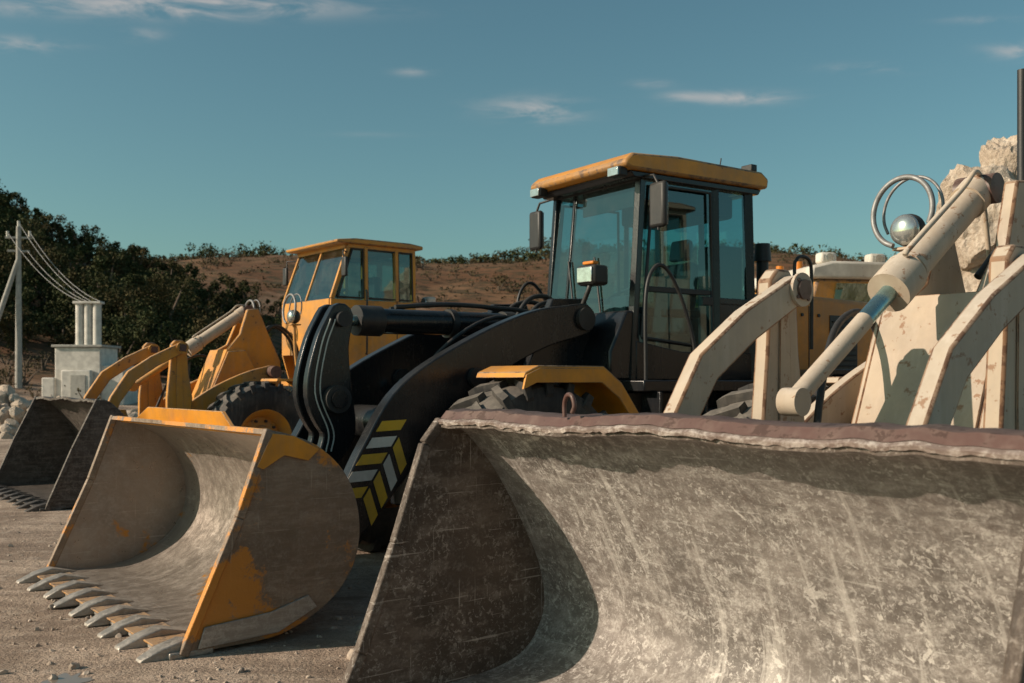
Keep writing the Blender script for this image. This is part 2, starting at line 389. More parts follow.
for y_,z_ in ((-.25,2.28),(-.1,2.34),(.1,2.30)):
    tube('hydraulic_hose',[(3.55,y_,2.1),(3.75,y_,z_),(4.05,y_*.8,z_),(4.3,y_*.5,2.0),(4.4,y_*.5,1.5)],.022,mBlackPl,ff)
for y in (-.36,.36):
    cyl('lift_cylinder_barrel',(3.5,y,1.0),(2.95,y,1.38),.08,mBlack,ff); cyl('lift_cylinder_rod',(2.95,y,1.38),(2.65,y,1.58),.04,mChrome,ff)
tower=[(3.05,.55),(3.0,1.15),(3.45,1.75),(3.72,2.32),(4.12,2.34),(4.28,1.9),(4.2,.55)]
for y in (-.46,.38): prism('frame_tower',tower,y,y+.08,mBlack,ff,.012)
box('frame_box',(2.6,-.45,.5),(4.1,.45,1.0),mBlack,ff,.02)
cyl('front_axle',(2.9,-1.0,.8),(2.9,1.0,.8),.16,mBlack,ff)
for s in (-1,1):
    wheel('front_wheel',(2.9,s*1.1,.8),.8,.58,ff,mYellow)
    F=[(2.62,1.66),(2.75,1.71),(3.42,1.71),(3.62,1.58),(3.86,1.28),(3.93,1.02)]
    dn=[(x-.02,z-.045) for x,z in F][::-1]
    prism('fender',F+dn,-1.42 if s<0 else .82,-.82 if s<0 else 1.42,mYellow,ff,.008)
    lip=[(x,z-.02) for x,z in F]+[(x-.03,z-.13) for x,z in F[::-1]]
    prism('fender_lip',lip,s*1.42-.012,s*1.42+.012,mYellow,ff,.004)
for s in (-1,):
    tube('lamp_bracket',[(4.0,s*.5,2.2),(4.0,s*.62,2.4),(4.02,s*.62,2.46)],.022,mBlackPl,ff)
    box('headlamp_housing',(3.96,s*.62-.12,2.44),(4.14,s*.62+.12,2.62),mBlackPl,ff,.03)
    box('headlamp_glass',(3.945,s*.62-.095,2.465),(3.962,s*.62+.095,2.60),mLamp,ff,.006)
    box('indicator',(3.98,s*.62-.08,2.625),(4.05,s*.62+.06,2.655),mOrange,ff,.01)
# rear frame
A2=math.radians(34); d=Vector((1.36+2.83,9.89-6.87)); ca,sa=math.cos(-ANG),math.sin(-ANG)
rf=empty('rear_frame',(d.x*ca-d.y*sa,d.x*sa+d.y*ca,0),A2-ANG,L2)
box('articulation_joint',(-1.9,-.3,.5),(-1.0,.3,1.1),mBlack,rf,.03)
box('chassis',(-1.2,-.45,.55),(3.3,.45,1.25),mBlack,rf,.03)
box('platform',(-1.0,-1.05,1.50),(.95,1.05,1.60),mBlack,rf,.012)
box('under_cab_cover',(-.98,-.62,1.1),(.85,.62,1.50),mBlack,rf,.02)
prism('dash_cover',[(-1.05,1.60),(-1.05,1.85),(-.86,2.22),(-.70,2.22),(-.70,1.60)],-.66,.66,mBlack,rf,.02)
for s in (-1,1):
    prism('cab_side_skirt',[(-.76,1.602),(-.76,1.95),(-.2,1.86),(.74,1.86),(.74,1.602)],s*.655-.02,s*.655+.02,mBlack,rf,.008)
    for st in range(3): box('step',(-.85,s*1.0-.12,.55+.32*st),(-.35,s*1.0+.12,.58+.32*st),mBlack,rf,.006)
    for xx in (-.87,-.33): box('step_side',(xx-.015,s*1.0-.12,.5),(xx+.015,s*1.0+.12,1.5),mBlack,rf,.004)
    box('fuel_tank',(-.28,min(s*.62,s*1.08),.6),(.75,max(s*.62,s*1.08),1.35),mBlack,rf,.06)
def pane(name,p,mat,par): return mobj(name,p,[(0,1,2,3)],mat,par,recalc=False)
zt=3.46; zb=1.95
cab=empty('cab',(0,0,0),0,rf)
fx0,fx1=-.80,-.66
for s in (-1,1):
    beam('front_pillar',(fx0,s*.64,zb-.35),(fx1,s*.62,zt),.07,.07,mBlack,cab)
    beam('mid_pillar',(.26,s*.65,1.6),(.24,s*.63,zt),.05,.10,mBlack,cab)
    beam('rear_pillar',(.74,s*.65,1.6),(.70,s*.63,zt),.07,.09,mBlack,cab)
    beam('side_header',(fx1,s*.63,zt-.02),(.72,s*.63,zt-.02),.06,.08,mBlack,cab)
    pane('side_glass',[(fx0+.13,s*.65,1.90),(.24,s*.655,1.80),(.23,s*.635,zt-.04),(fx1+.02,s*.635,zt-.04)],mGlassC,cab)
    beam('side_sill',(.28,s*.65,2.35),(.72,s*.65,2.35),.05,.06,mBlack,cab)
    box('rear_side_panel',(.29,s*.65-.015,1.60),(.71,s*.65+.015,2.34),mBlack,cab,.004)
    pane('rear_side_glass',[(.28,s*.655,2.36),(.72,s*.655,2.36),(.70,s*.635,zt-.04),(.26,s*.635,zt-.04)],mGlassC,cab)
    tube('door_frame',[(-.70,s*.68,1.98),(-.56,s*.67,zt-.10),(.16,s*.67,zt-.10),(.18,s*.68,1.90),(-.70,s*.68,1.98)],.016,mBlackPl,cab,straight=True)
    beam('door_midrail',(-.66,s*.668,2.42),(.17,s*.668,2.42),.02,.05,mBlackPl,cab)
    box('door_latch',(.04,s*.685-.015,2.30),(.16,s*.685+.015,2.38),mBlackPl,cab,.006)
    tube('grab_rail',[(-.92,s*.98,1.60),(-.92,s*.98,2.30),(-.84,s*.98,2.55),(-.70,s*.98,2.58),(-.52,s*.98,2.35),(-.36,s*.98,1.95),(-.33,s*.98,1.60)],.017,mBlackPl,cab)
    tube('rear_grab_rail',[(1.0,s*.96,1.6),(1.0,s*.96,2.6),(1.03,s*.96,2.76),(1.12,s*.96,2.8),(1.22,s*.96,2.76),(1.25,s*.96,2.6),(1.25,s*.96,1.9)],.017,mBlackPl,cab)
    tube('mirror_arm',[(fx1,s*.66,zt-.03),(fx1-.06,s*.86,zt-.06),(fx1-.06,s*.92,zt-.15),(fx1-.06,s*.92,zt-.55)],.012,mBlackPl,cab,straight=True)
    box('mirror',(fx1-.09,s*.92-.10,zt-.53),(fx1-.03,s*.92+.10,zt-.13),mBlackPl,cab,.03)
    box('mirror_glass',(fx1-.028,s*.92-.085,zt-.51),(fx1-.024,s*.92+.085,zt-.15),mLamp,cab,.002)
pane('windscreen',[(fx0-.01,-.60,1.98),(fx0-.01,.60,1.98),(fx1-.01,.58,zt-.04),(fx1-.01,-.58,zt-.04)],mGlassC,cab)
beam('windscreen_bar',(fx0,.34,1.98),(fx1,.33,zt-.04),.035,.04,mBlack,cab)
beam('windscreen_header',(fx1,-.6,zt-.02),(fx1,.6,zt-.02),.08,.10,mBlack,cab)
beam('windscreen_sill',(fx0,-.6,1.98),(fx0,.6,1.98),.08,.08,mBlack,cab)
pane('rear_glass',[(.74,-.60,2.36),(.74,.60,2.36),(.71,.58,zt-.04),(.71,-.58,zt-.04)],mGlassC,cab)
beam('rear_glass_bar',(.73,0,2.36),(.70,0,zt-.04),.05,.04,mBlack,cab)
box('rear_wall',(.71,-.60,1.60),(.76,.60,2.35),mBlack,cab,.005)
beam('rear_header',(.72,-.6,zt-.02),(.72,.6,zt-.02),.08,.08,mBlack,cab)
box('ceiling_unit',(.05,-.5,3.18),(.65,.5,3.40),mDark,cab,.03)
box('air_console',(.35,-.58,1.7),(.70,-.30,2.9),mDark,cab,.03)
box('sun_blind',(fx1+.02,-.5,3.18),(fx1+.04,.25,3.40),mDark,cab,.004)
for yy in (-.28,.12): tube('wiper',[(fx0-.02,yy,2.02),(fx0+.04,yy+.20,2.75)],.010,mBlackPl,cab,straight=True)
rp=[(-.86,3.465),(-.93,3.49),(-.93,3.54),(-.84,3.61),(-.3,3.64),(.80,3.625),(.90,3.56),(.88,3.465)]
prism('roof',rp,-.735,.735,mYellow,cab,.028)
prism('roof_liner',[(-.80,3.405),(-.84,3.46),(.84,3.46),(.80,3.405)],-.69,.69,mBlack,cab,.01)
for s in (-1,1):
    box('roof_lamp',(-.96,s*.60-.08,3.40),(-.86,s*.60+.08,3.49),mBlackPl,cab,.015)
    box('roof_lamp_glass',(-.974,s*.60-.07,3.408),(-.961,s*.60+.07,3.482),mLamp,cab,.003)
    box('rear_roof_lamp',(.70,s*.60-.09,3.63),(.78,s*.60+.05,3.70),mBlackPl,cab,.01)
tube('antenna',[(.45,-.5,3.62),(.48,-.5,3.76)],.006,mBlackPl,cab,straight=True)
box('seat_base',(-.10,-.25,1.6),(.35,.25,2.05),mDark,cab,.05)
prism('seat_back',[(.22,2.05),(.36,2.05),(.46,2.75),(.34,2.78)],-.25,.25,mDark,cab,.04)
prism('headrest',[(.36,2.80),(.46,2.80),(.48,3.0),(.40,3.02)],-.13,.13,mDark,cab,.03)
for s in (-1,1): box('armrest',(-.15,s*.36-.05,2.2),(.3,s*.36+.05,2.28),mDark,cab,.02)
beam('steering_column',(-.62,0,1.9),(-.38,0,2.36),.09,.12,mDark,cab)
pts=[]
for k in range(25):
    a=2*math.pi*k/24; pts.append((-.36+.19*math.cos(a)*.8,.19*math.sin(a),2.40+.19*math.cos(a)*.5))
tube('steering_wheel',pts,.015,mDark,cab,straight=True)
box('dashboard',(-.74,-.5,1.9),(-.56,.5,2.16),mDark,cab,.05)
box('monitor',(-.66,-.42,2.2),(-.60,-.18,2.38),mDark,cab,.02)
box('console',(-.4,.32,1.6),(.4,.56,2.25),mDark,cab,.03)
hp=[(.84,1.28),(.84,2.40),(.95,2.46),(2.6,2.42),(3.15,2.30),(3.3,2.0),(3.3,1.1),(2.2,1.1),(2.15,1.28)]
prism('hood',hp,-.80,.80,mYellowClean,rf,.05)
for s in (-1,1):
    g=empty('side_grille',(0,0,0),0,rf)
    box('grille_frame',(1.72,s*.803-.006,1.42),(2.16,s*.803+.006,2.26),mBlackPl,g,.004)
    for k in range(14): box('slat',(1.75,s*.812-.008,1.46+.056*k),(2.13,s*.812+.008,1.475+.056*k),mDark,g,.002)
    box('panel_seam',(1.40,s*.801-.003,1.32),(1.412,s*.801+.003,2.34),mBlackPl,rf,0)
    box('panel_seam',(2.62,s*.801-.003,1.2),(2.632,s*.801+.003,2.30),mBlackPl,rf,0)
    box('hood_stripe',(.95,s*.802-.003,1.34),(1.38,s*.802+.003,1.40),mBlackPl,rf,0)
    for q in (1.0,1.3,1.55): cyl('hood_bolt',(q,s*.80,2.25),(q,s*.812,2.25),.018,mBlackPl,rf,10)
    wheel('rear_wheel',(1.45,s*1.1,.8),.8,.58,rf,mYellow)
    F=[(.62,1.36),(.80,1.62),(1.0,1.70),(1.9,1.70),(2.15,1.58)]
    prism('rear_fender',F+[(x+.01,z-.05) for x,z in F[::-1]],-1.42 if s<0 else .81,-.81 if s<0 else 1.42,mBlack,rf,.008)
    box('tail_lamp',(3.30,s*.6-.1,1.7),(3.33,s*.6+.1,1.8),mRed,rf,.006)
cyl('exhaust',(2.2,.25,2.4),(2.2,.25,2.75),.055,mBlackPl,rf); cyl('air_precleaner',(1.12,-.45,2.42),(1.12,-.45,2.84),.06,mBlackPl,rf); cyl('air_precleaner_cap',(1.12,-.45,2.80),(1.12,-.45,2.98),.09,mBlackPl,rf,r2=.075)
box('counterweight',(3.15,-1.0,.7),(3.55,1.0,1.45),mYellow,rf,.08)
cyl('rear_axle',(1.45,-1,.8),(1.45,1,.8),.16,mBlack,rf)

# ================================================================== OLD LOADERS
def old_loader(O,pnt,pnt2,mi,ms,mo,yfar,ynear,prof,W,yc,cabx,ztop,teeth,cylmat,rim,wavy=.03,pf=None,mirrors=True):
    L=empty('wheel_loader',(O[0],O[1],0),ANG)
    bk=bucket(L,prof,W,.03,mi,ms,mo,teeth=teeth,plate_front=pf or [(.31,.75)],wavy=wavy,yc=yc,rimmat=mo,toothmat=mo,ns=80)
    ff=empty('front_frame',(0,0,0),0,L)
    for y in (yfar,ynear):
        lk=ribbon([(1.98,2.05),(1.60,1.86),(1.30,1.66),(1.08,1.34),(1.02,1.20)],[.15,.16,.165,.15,.15],5,straight=True)
        prism('bucket_link',lk,y-.115,y-.035,pnt,ff,.012)
        lv=[(1.86,2.10),(1.92,2.16),(2.02,2.16),(2.08,2.08),(2.10,1.75),(2.16,1.35),(2.12,.7),(1.80,.7),(1.80,1.35),(1.84,1.75)]
        prism('tilt_lever',lv,y-.028,y+.055,pnt,ff,.014)
        prism('lever_rib',[(1.93,2.0),(2.0,2.0),(2.02,1.5),(2.04,.8),(1.93,.8),(1.92,1.5)],y-.040,y-.029,pnt,ff,.004)
        cyl('lever_pin',(1.98,y-.15,2.05),(1.98,y+.09,2.05),.050,mRust,ff); cyl('lever_pin_cap',(1.98,y-.135,2.05),(1.98,y-.118,2.05),.085,pnt,ff)
        for a_ in range(4): cyl('cap_bolt',(1.98+.06*math.cos(a_*1.57+.7),y-.143,2.05+.06*math.sin(a_*1.57+.7)),(1.98+.06*math.cos(a_*1.57+.7),y-.135,2.05+.06*math.sin(a_*1.57+.7)),.010,mRust,ff,8)
        cyl('lever_pin',(1.97,y-.08,1.0),(1.97,y+.1,1.0),.08,mRust,ff)
        am=ribbon([(3.40,1.72),(3.0,1.60),(2.5,1.36),(2.0,1.0),(1.6,.62),(1.40,.46)],[.20,.22,.24,.26,.22,.14],5)
        prism('boom_arm',am,*((y+.075,y+.15) if y>0 else (y+.06,y+.13)),pnt2,ff,.012)
        cyl('arm_pivot',(3.40,y-.1,1.72),(3.40,y+.18,1.72),.09,mRust,ff)
        prism('bucket_bracket',[(1.37,.40),(1.45,.42),(1.46,.5),(1.24,1.2),(1.06,1.2),(1.22,.90),(1.36,.6)],y-.02,y+.03,pnt2,bk)
    cyl('boom_cross_tube',(2.05,ynear,.98),(2.05,yfar,.98),.10,pnt2,ff)
    yc1=(yfar+ynear)/2+.235
    a=Vector((1.61,yc1,1.51)); b=Vector((3.28,yc1,2.64)); m=a.lerp(b,.50)
    cyl('tilt_cylinder_rod',a,a.lerp(b,.34),.046,pnt,ff); cyl('tilt_cylinder_rod',a.lerp(b,.335),m,.044,mChrome,ff)
    cyl('tilt_cylinder_barrel',m,b,.088,cylmat,ff); cyl('tilt_cylinder_gland',a.lerp(b,.47),a.lerp(b,.57),.112,cylmat,ff)
    cyl('tilt_cylinder_collar',a.lerp(b,.585),a.lerp(b,.60),.098,cylmat,ff)
    cyl('tilt_cylinder_end',a.lerp(b,.95),a.lerp(b,1.02),.100,cylmat,ff)
    cyl('cylinder_eye',(1.6,yc1-.05,1.5),(1.6,yc1+.05,1.5),.065,pnt,ff); cyl('cylinder_eye',(3.33,yc1-.11,2.67),(3.33,yc1+.11,2.67),.085,mRust,ff)
    off=Vector((-.08,-.05,.09))
    tube('cylinder_pipe',[a.lerp(b,.56)+off,a.lerp(b,.6)+off*1.1,a.lerp(b,.9)+off*1.1,a.lerp(b,1.0)+off*1.2,b+Vector((.2,.05,.03)),b+Vector((.4,.1,-.4))],.014,cylmat,ff)
    tn=[(2.62,.6),(2.60,1.35),(2.90,2.04),(3.12,2.30),(3.24,2.68),(3.42,2.70),(3.56,2.36),(3.78,1.9),(3.85,.6)]
    tf=[(2.62,.6),(2.60,1.35),(2.90,2.04),(3.10,2.15),(3.25,2.50),(3.38,2.50),(3.56,2.1),(3.85,1.5),(3.85,.6)]
    prism('frame_tower',tn,yc1-.26,yc1-.18,pnt,ff,.016)
    prism('frame_tower',tf,yc1+.18,yc1+.26,pnt,ff,.016)
    for y0_ in (-.40,.30):
        prism('frame_cheek',[(2.60,.6),(2.58,1.35),(2.87,2.03),(3.15,2.05),(3.4,1.6),(3.5,.6)],yc1+y0_,yc1+y0_+.04,pnt,ff,.012)
    prism('tower_front_plate',[(2.60,.7),(2.575,1.36),(2.87,2.06),(3.15,2.07),(3.15,2.04),(2.90,2.03),(2.61,1.35),(2.63,.7)],yc1-.357,yc1+.297,pnt,ff,.004)
    box('frame_box',(2.3,-.5,.5),(4.3,.5,1.0),pnt2,ff,.03)
    for y in (yc1-.05,yc1+.09): tube('hydraulic_hose',[(3.5,y,2.2),(3.75,y-.1,2.45),(4.05,y-.15,2.2),(4.2,y-.1,1.6)],.024,mBlackPl,ff)
    tube('hydraulic_hose',[(1.9,yc1+.12,1.0),(2.2,yc1+.26,1.55),(2.5,yc1+.36,1.9),(2.9,yc1+.42,1.95),(3.3,yc1+.45,1.5)],.02,mBlackPl,ff)
    cyl('front_axle',(2.95,-1.0,.78),(2.95,1.0,.78),.16,pnt2,ff)
    for s in (-1,1):
        wheel('front_wheel',(2.95,s*1.1,.78),.78,.56,ff,rim)
        cyl('lift_cylinder',(3.2,s*.3,.95),(2.3,s*.45,1.2),.07,pnt2,ff)
        F=[(3.1,1.62),(3.5,1.62),(3.85,1.35),(4.0,1.0)]
        prism('fender',F+[(x-.02,z-.04) for x,z in F[::-1]],-1.38 if s<0 else .84,-.84 if s<0 else 1.38,pnt,ff,.006)
        yl=s*.72
        tube('lamp_stalk',[(3.75,yl,1.62),(3.70,yl,2.0),(3.68,yl,2.42)],.025,pnt,ff)
        box('lamp_bracket',(3.60,yl-.07,2.42),(3.76,yl+.07,2.44),pnt,ff,.004)
        sphere('headlamp_bowl',(3.68,yl,2.55),.105,mBlackPl,ff,(.9,1,1))
        sphere('headlamp_glass',(3.63,yl,2.55),.098,mLamp,ff,(.55,1,1))
        hoop=[(3.60+.02*math.sin(t),yl-.0+.20*math.cos(t),2.66+.22*math.sin(t)) for t in [math.radians(-75+ k*20) for k in range(15)]]
        tube('lamp_guard_hoop',hoop,.018,mWire,ff)
        tube('lamp_guard_hoop',[(p[0]+.09,p[1]-.02,p[2]+.01) for p in hoop[2:]],.010,mWire,ff)
    rf=empty('rear_frame',(0,0,0),0,L)
    box('articulation_joint',(3.8,-.3,.5),(4.6,.3,1.1),pnt2,rf,.03)
    x=cabx
    box('chassis',(x-1.0,-.5,.55),(x+3.8,.5,1.2),pnt2,rf,.03)
    box('platform',(x-.95,-1.1,1.50),(x+.9,1.1,1.60),pnt2,rf,.01)
    k=ztop-3.8
    cab=empty('cab',(0,0,0),0,rf)
    zw=2.85+k; zt=3.68+k; fb=x-.92; ft=x-.62; bb=x+.62
    low=[(x-.80,1.602),(fb,2.0),(fb,zw),(bb,zw),(bb,1.602)]
    for s in (-1,1):
        prism('cab_side_panel',low,s*.82-.02,s*.82+.02,pnt,cab,.008)
        beam('front_pillar',(fb+.03,s*.81,zw),(ft+.03,s*.79,zt),.05,.07,pnt,cab)
        beam('door_pillar',(x-.30,s*.82,zw),(x-.30,s*.80,zt),.06,.08,pnt,cab)
        beam('door_pillar',(x+.26,s*.82,zw),(x+.26,s*.80,zt),.06,.08,pnt,cab)
        beam('rear_pillar',(bb-.03,s*.81,zw),(bb-.03,s*.79,zt),.06,.08,pnt,cab)
        beam('side_header',(ft,s*.80,zt),(bb,s*.80,zt),.06,.06,pnt,cab)
        pane('side_glass',[(fb+.06,s*.815,zw),(x-.32,s*.815,zw),(x-.32,s*.79,zt),(ft+.05,s*.79,zt)],mGlass,cab)
        pane('door_glass',[(x-.28,s*.815,zw),(x+.25,s*.815,zw),(x+.25,s*.79,zt),(x-.28,s*.79,zt)],mGlass,cab)
        pane('rear_side_glass',[(x+.28,s*.815,zw),(bb-.04,s*.815,zw),(bb-.04,s*.79,zt),(x+.28,s*.79,zt)],mGlass,cab)
        for (xa,xb) in ((x-.27,x+.24),(x+.30,bb-.06)):
            tube('window_rubber',[(xa,s*.84,zw+.03),(xb,s*.84,zw+.03),(xb,s*.815,zt-.04),(xa,s*.815,zt-.04),(xa,s*.84,zw+.03)],.016,mBlackPl,cab,straight=True)
        tube('window_rubber',[(fb+.12,s*.84,zw+.03),(x-.35,s*.84,zw+.03),(x-.35,s*.815,zt-.04),(ft+.09,s*.815,zt-.04),(fb+.12,s*.84,zw+.03)],.016,mBlackPl,cab,straight=True)
        box('door_seam',(x-.29,s*.843-.003,1.75),(x-.278,s*.843+.003,zw),mBlackPl,cab,0)
        box('door_seam',(x+.26,s*.843-.003,1.75),(x+.272,s*.843+.003,zw),mBlackPl,cab,0)
        tube('grab_rail',[(x-.34,s*.9,2.0),(x-.34,s*.93,2.1),(x-.34,s*.93,2.9),(x-.34,s*.9,3.0)],.015,mBlackPl,cab)
        if mirrors:
            tube('mirror_arm',[(ft,s*.8,zt-.1),(ft-.15,s*.95,zt-.1),(ft-.15,s*1.0,zt-.5)],.012,mBlackPl,cab,straight=True)
            box('mirror',(ft-.18,s*1.0-.07,zt-.50),(ft-.13,s*1.0+.07,zt-.2),mBlackPl,cab,.02)
        box('step',(x-.2,s*1.05-.12,.9),(x+.2,s*1.05+.12,.93),pnt2,cab,.004); box('step',(x-.2,s*1.05-.12,1.2),(x+.2,s*1.05+.12,1.23),pnt2,cab,.004)
    box('cab_front_panel',(fb-.015,-.80,2.0),(fb+.015,.80,zw),pnt,cab,.005)
    box('cab_back_panel',(bb-.015,-.80,1.602),(bb+.015,.80,zw),pnt,cab,.005)
    beam('windscreen_centre',(fb+.02,0,zw),(ft+.02,0,zt),.04,.05,pnt,cab)
    beam('windscreen_header',(ft,-.8,zt),(ft,.8,zt),.07,.07,pnt,cab); beam('rear_header',(bb-.03,-.8,zt),(bb-.03,.8,zt),.07,.07,pnt,cab)
    pane('windscreen',[(fb+.01,-.79,zw),(fb+.01,.79,zw),(ft+.01,.77,zt),(ft+.01,-.77,zt)],mGlass,cab)
    pane('rear_glass',[(bb-.02,-.79,zw),(bb-.02,.79,zw),(bb-.02,.77,zt),(bb-.02,-.77,zt)],mGlass,cab)
    prism('roof',[(x-.82,zt+.03),(x-.84,zt+.08),(x-.5,zt+.12),(x+.5,zt+.12),(x+.74,zt+.09),(x+.74,zt+.03)],-.88,.88,pnt,cab,.02)
    box('seat',(x-.1,-.25,2.0+k),(x+.35,.25,2.6+k),mDark,cab,.05); box('seat_back',(x+.2,-.25,2.6+k),(x+.33,.25,3.3+k),mDark,cab,.04)
    box('inner_dash',(fb+.1,-.7,2.4+k),(fb+.35,.7,2.95+k),mDark,cab,.04); box('inner_lining',(bb-.10,-.72,2.0),(bb-.05,.72,zw+.25),mDark,cab,.02)
    beam('steering_column',(x-.6,0,2.2+k),(x-.42,0,2.95+k),.07,.07,mDark,cab)
    pts=[(x-.4+.16*math.cos(t),.2*math.sin(t),3.0+k+.08*math.cos(t)) for t in [2*math.pi*q/20 for q in range(21)]]
    tube('steering_wheel',pts,.014,mDark,cab,straight=True)
    prism('hood',[(bb+.03,1.25),(bb+.03,2.75+k*.5),(x+2.6,2.6+k*.5),(x+3.2,2.4+k*.5),(x+3.3,1.2)],-.72,.72,pnt,rf,.05)
    for s in (-1,1):
        for q in range(12): box('hood_slat',(x+1.2,s*.726-.008,1.6+.06*q),(x+2.0,s*.726+.008,1.62+.06*q),mDark,rf,.002)
        wheel('rear_wheel',(x+1.9,s*1.1,.78),.78,.56,rf,rim)
        box('work_lamp',(x+.95,s*.60-.10,2.80+k*.5),(x+1.12,s*.60+.10,2.98+k*.5),mCream,rf,.03)
        cyl('work_lamp_glass',(x+.94,s*.60,2.89+k*.5),(x+.925,s*.60,2.89+k*.5),.07,mLamp,rf)
    cyl('rear_axle',(x+1.9,-1,.78),(x+1.9,1,.78),.16,pnt2,rf)
    cyl('exhaust',(x+.8,-.45,2.6+k),(x+.8,-.45,3.55+k),.045,mBlackPl,rf)
    box('rear_bumper',(x+3.2,-1.0,.7),(x+3.5,1.0,1.3),pnt,rf,.06)
    return L,ff,rf,bk

prof1=[(0,.022),(.3,.03),(.85,.05),(1.16,.13),(1.31,.34),(1.28,.58),(1.14,.88),(.98,1.14),(.86,1.28),(.74,1.38),(.60,1.395)]
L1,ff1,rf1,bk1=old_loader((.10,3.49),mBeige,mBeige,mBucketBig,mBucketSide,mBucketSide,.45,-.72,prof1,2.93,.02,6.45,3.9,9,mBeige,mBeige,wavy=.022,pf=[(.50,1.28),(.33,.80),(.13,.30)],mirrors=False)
V=[];F=[];ns=140;sec=[(.605,1.408),(.64,1.446),(.75,1.456),(.86,1.39),(.90,1.31),(.74,1.395)]; rim=[]
for k in range(ns+1):
    y=-1.44+2.93*k/ns; w=.022*noise.noise((y*2.2,1.3,0))+.010*noise.noise((y*9,5,0))
    for x_,z_ in sec: V.append((x_,y,z_+w*(1.3-(x_-.5)*2)))
    j1=.008*noise.noise((y*13,0,1)); j2=.010*noise.noise((y*19,2,1))+.006*noise.noise((y*43,2,1))
    rim+=[(.588+j1,y,1.380+w+j2),(.583+j1,y,1.394+w),(.594+j1,y,1.405+w),(.63,y,1.408+w)]
n=len(sec)
for k in range(ns):
    for i in range(n): F.append((k*n+i,k*n+(i+1)%n,(k+1)*n+(i+1)%n,(k+1)*n+i))
F.append(tuple(range(n)));F.append(tuple(ns*n+i for i in range(n)))
mobj('top_edge_bar',V,F,mRust,bk1,smooth=40)
F=[]
for k in range(ns):
    for i in range(4): F.append((k*4+i,k*4+(i+1)%4,(k+1)*4+(i+1)%4,(k+1)*4+i))
mobj('worn_lip',rim,F,mLip,bk1,smooth=50)
hk=[(.62,.57,1.44),(.62,.57,1.50),(.61,.54,1.535),(.60,.50,1.53),(.60,.485,1.49),(.60,.50,1.46)]
tube('lifting_hook',hk,.010,mRust,bk1)
cyl('exhaust_stack',(5.33,.76,1.6),(5.33,.76,3.9),.035,mBlackPl,rf1)

L3,ff3,rf3,bk3=old_loader((-6.59,13.27),mYellowOld,mYellowOld,mBucketDark,mBucketDark,mBucketDark,.55,-.60,[(a,b*.97) for a,b in prof1],2.95,0,5.15,3.8,9,mBeige,mYellowOld)

# ================================================================== dump truck behind
T=empty('dump_truck',(3.95,15.6,.06),math.radians(12))
def tbox(n,lo,hi,m,b=.03): return box(n,lo,hi,m,T,b)
tbox('chassis',(-.3,-.45,.7),(7.2,.45,1.0),mBlackPl)
prism('cab_body',[(-.2,.9),(-.25,1.9),(-.1,2.45),(1.75,2.45),(1.75,.9)],-1.15,1.15,mYellowOld,T,.06)
prism('cab_upper',[(.10,2.45),(.28,3.02),(1.70,3.02),(1.72,2.45)],-1.10,1.10,mYellowOld,T,.04)
prism('cab_roof',[(.14,3.02),(.18,3.20),(.5,3.28),(1.55,3.28),(1.80,3.20),(1.80,3.02)],-1.16,1.16,mCream,T,.04)
pane('side_window',[(.50,-1.115,2.52),(1.45,-1.115,2.52),(1.45,-1.115,2.96),(.58,-1.115,2.96)],mGlass,T)
pane('windscreen',[(.10,-.98,2.52),(.10,.98,2.52),(.235,.95,2.96),(.235,-.95,2.96)],mGlass,T)
for y in (-.6,0,.6):
    cyl('roof_marker_lamp',(.25,y,3.20),(.25,y,3.32),.06,mOrange,T)
for x_ in (.5,1.3): box('roof_lamp',(x_-.13,-1.05,3.25),(x_+.13,-.85,3.42),mCream,T,.04); cyl('roof_lamp_glass',(x_,-1.05,3.34),(x_,-1.07,3.34),.060,mLamp,T)
prism('dump_bed',[(2.0,1.2),(1.95,2.6),(7.1,2.6),(7.4,1.7),(7.0,1.2)],-1.2,1.2,mYellowOld,T,.03)
for q in range(6): box('bed_rib',(2.3+.85*q,-1.24,1.25),(2.4+.85*q,-1.2,2.55),mYellowOld,T,.01)
for x_ in (.8,4.6,5.9):
    for s in (-1,1): wheel('wheel',(x_,s*.98,.46),.52,.32,T,mYellowOld)

# ================================================================== terrain
def sst(t): t=np.clip(t,0,1); return t*t*(3-2*t)
def height(X,Y):
    ridge=22.0*sst((Y-85)/95.)+1.5*np.sin(X*.02+1)*sst((Y-90)/80.)+1.0*np.sin(X*.07+Y*.03)*sst((Y-90)/60.)
    ridge=ridge-3.2*sst((X-20)/120.)*sst((Y-85)/95.)
    left=20.5*np.exp(-((X+62)**2+(Y-85)**2*.7)/(2*22.**2))
    back=6*sst((-Y-120)/150.)
    return ridge+left+back
N=250
t=np.linspace(-1,1,N); g=np.sign(t)*np.abs(t)**2.6*1500
XX,YY=np.meshgrid(g,g+6); ZZ=height(XX,YY)
for i in range(N):
    for j in range(N):
        r=math.hypot(XX[i,j],YY[i,j]); a=min(r/60,1)
        if r<900: ZZ[i,j]+=.016*noise.noise((XX[i,j]*.8,YY[i,j]*.8,0))*(1 if r<60 else 0)+a*(.9*noise.noise((XX[i,j]*.04,YY[i,j]*.04,3))+.6*noise.noise((XX[i,j]*.13,YY[i,j]*.13,3)))*(1 if YY[i,j]>75 else .1)
V=np.stack([XX.ravel(),YY.ravel(),ZZ.ravel()],1)
F=[(i*N+j,i*N+j+1,(i+1)*N+j+1,(i+1)*N+j) for i in range(N-1) for j in range(N-1)]
m=M('sandy_ground')
n1=m.noise(.9,5,.62);n2=m.noise(5,5,.7);n3=m.noise(40,5,.75); trk=m.noise(1.1,4,.6,vec=m.map((.35,2.4,1),(0,0,-ANG)))
c=m.mix(m.ss(n1,.42,.60),(.50,.385,.30),(.31,.23,.175))
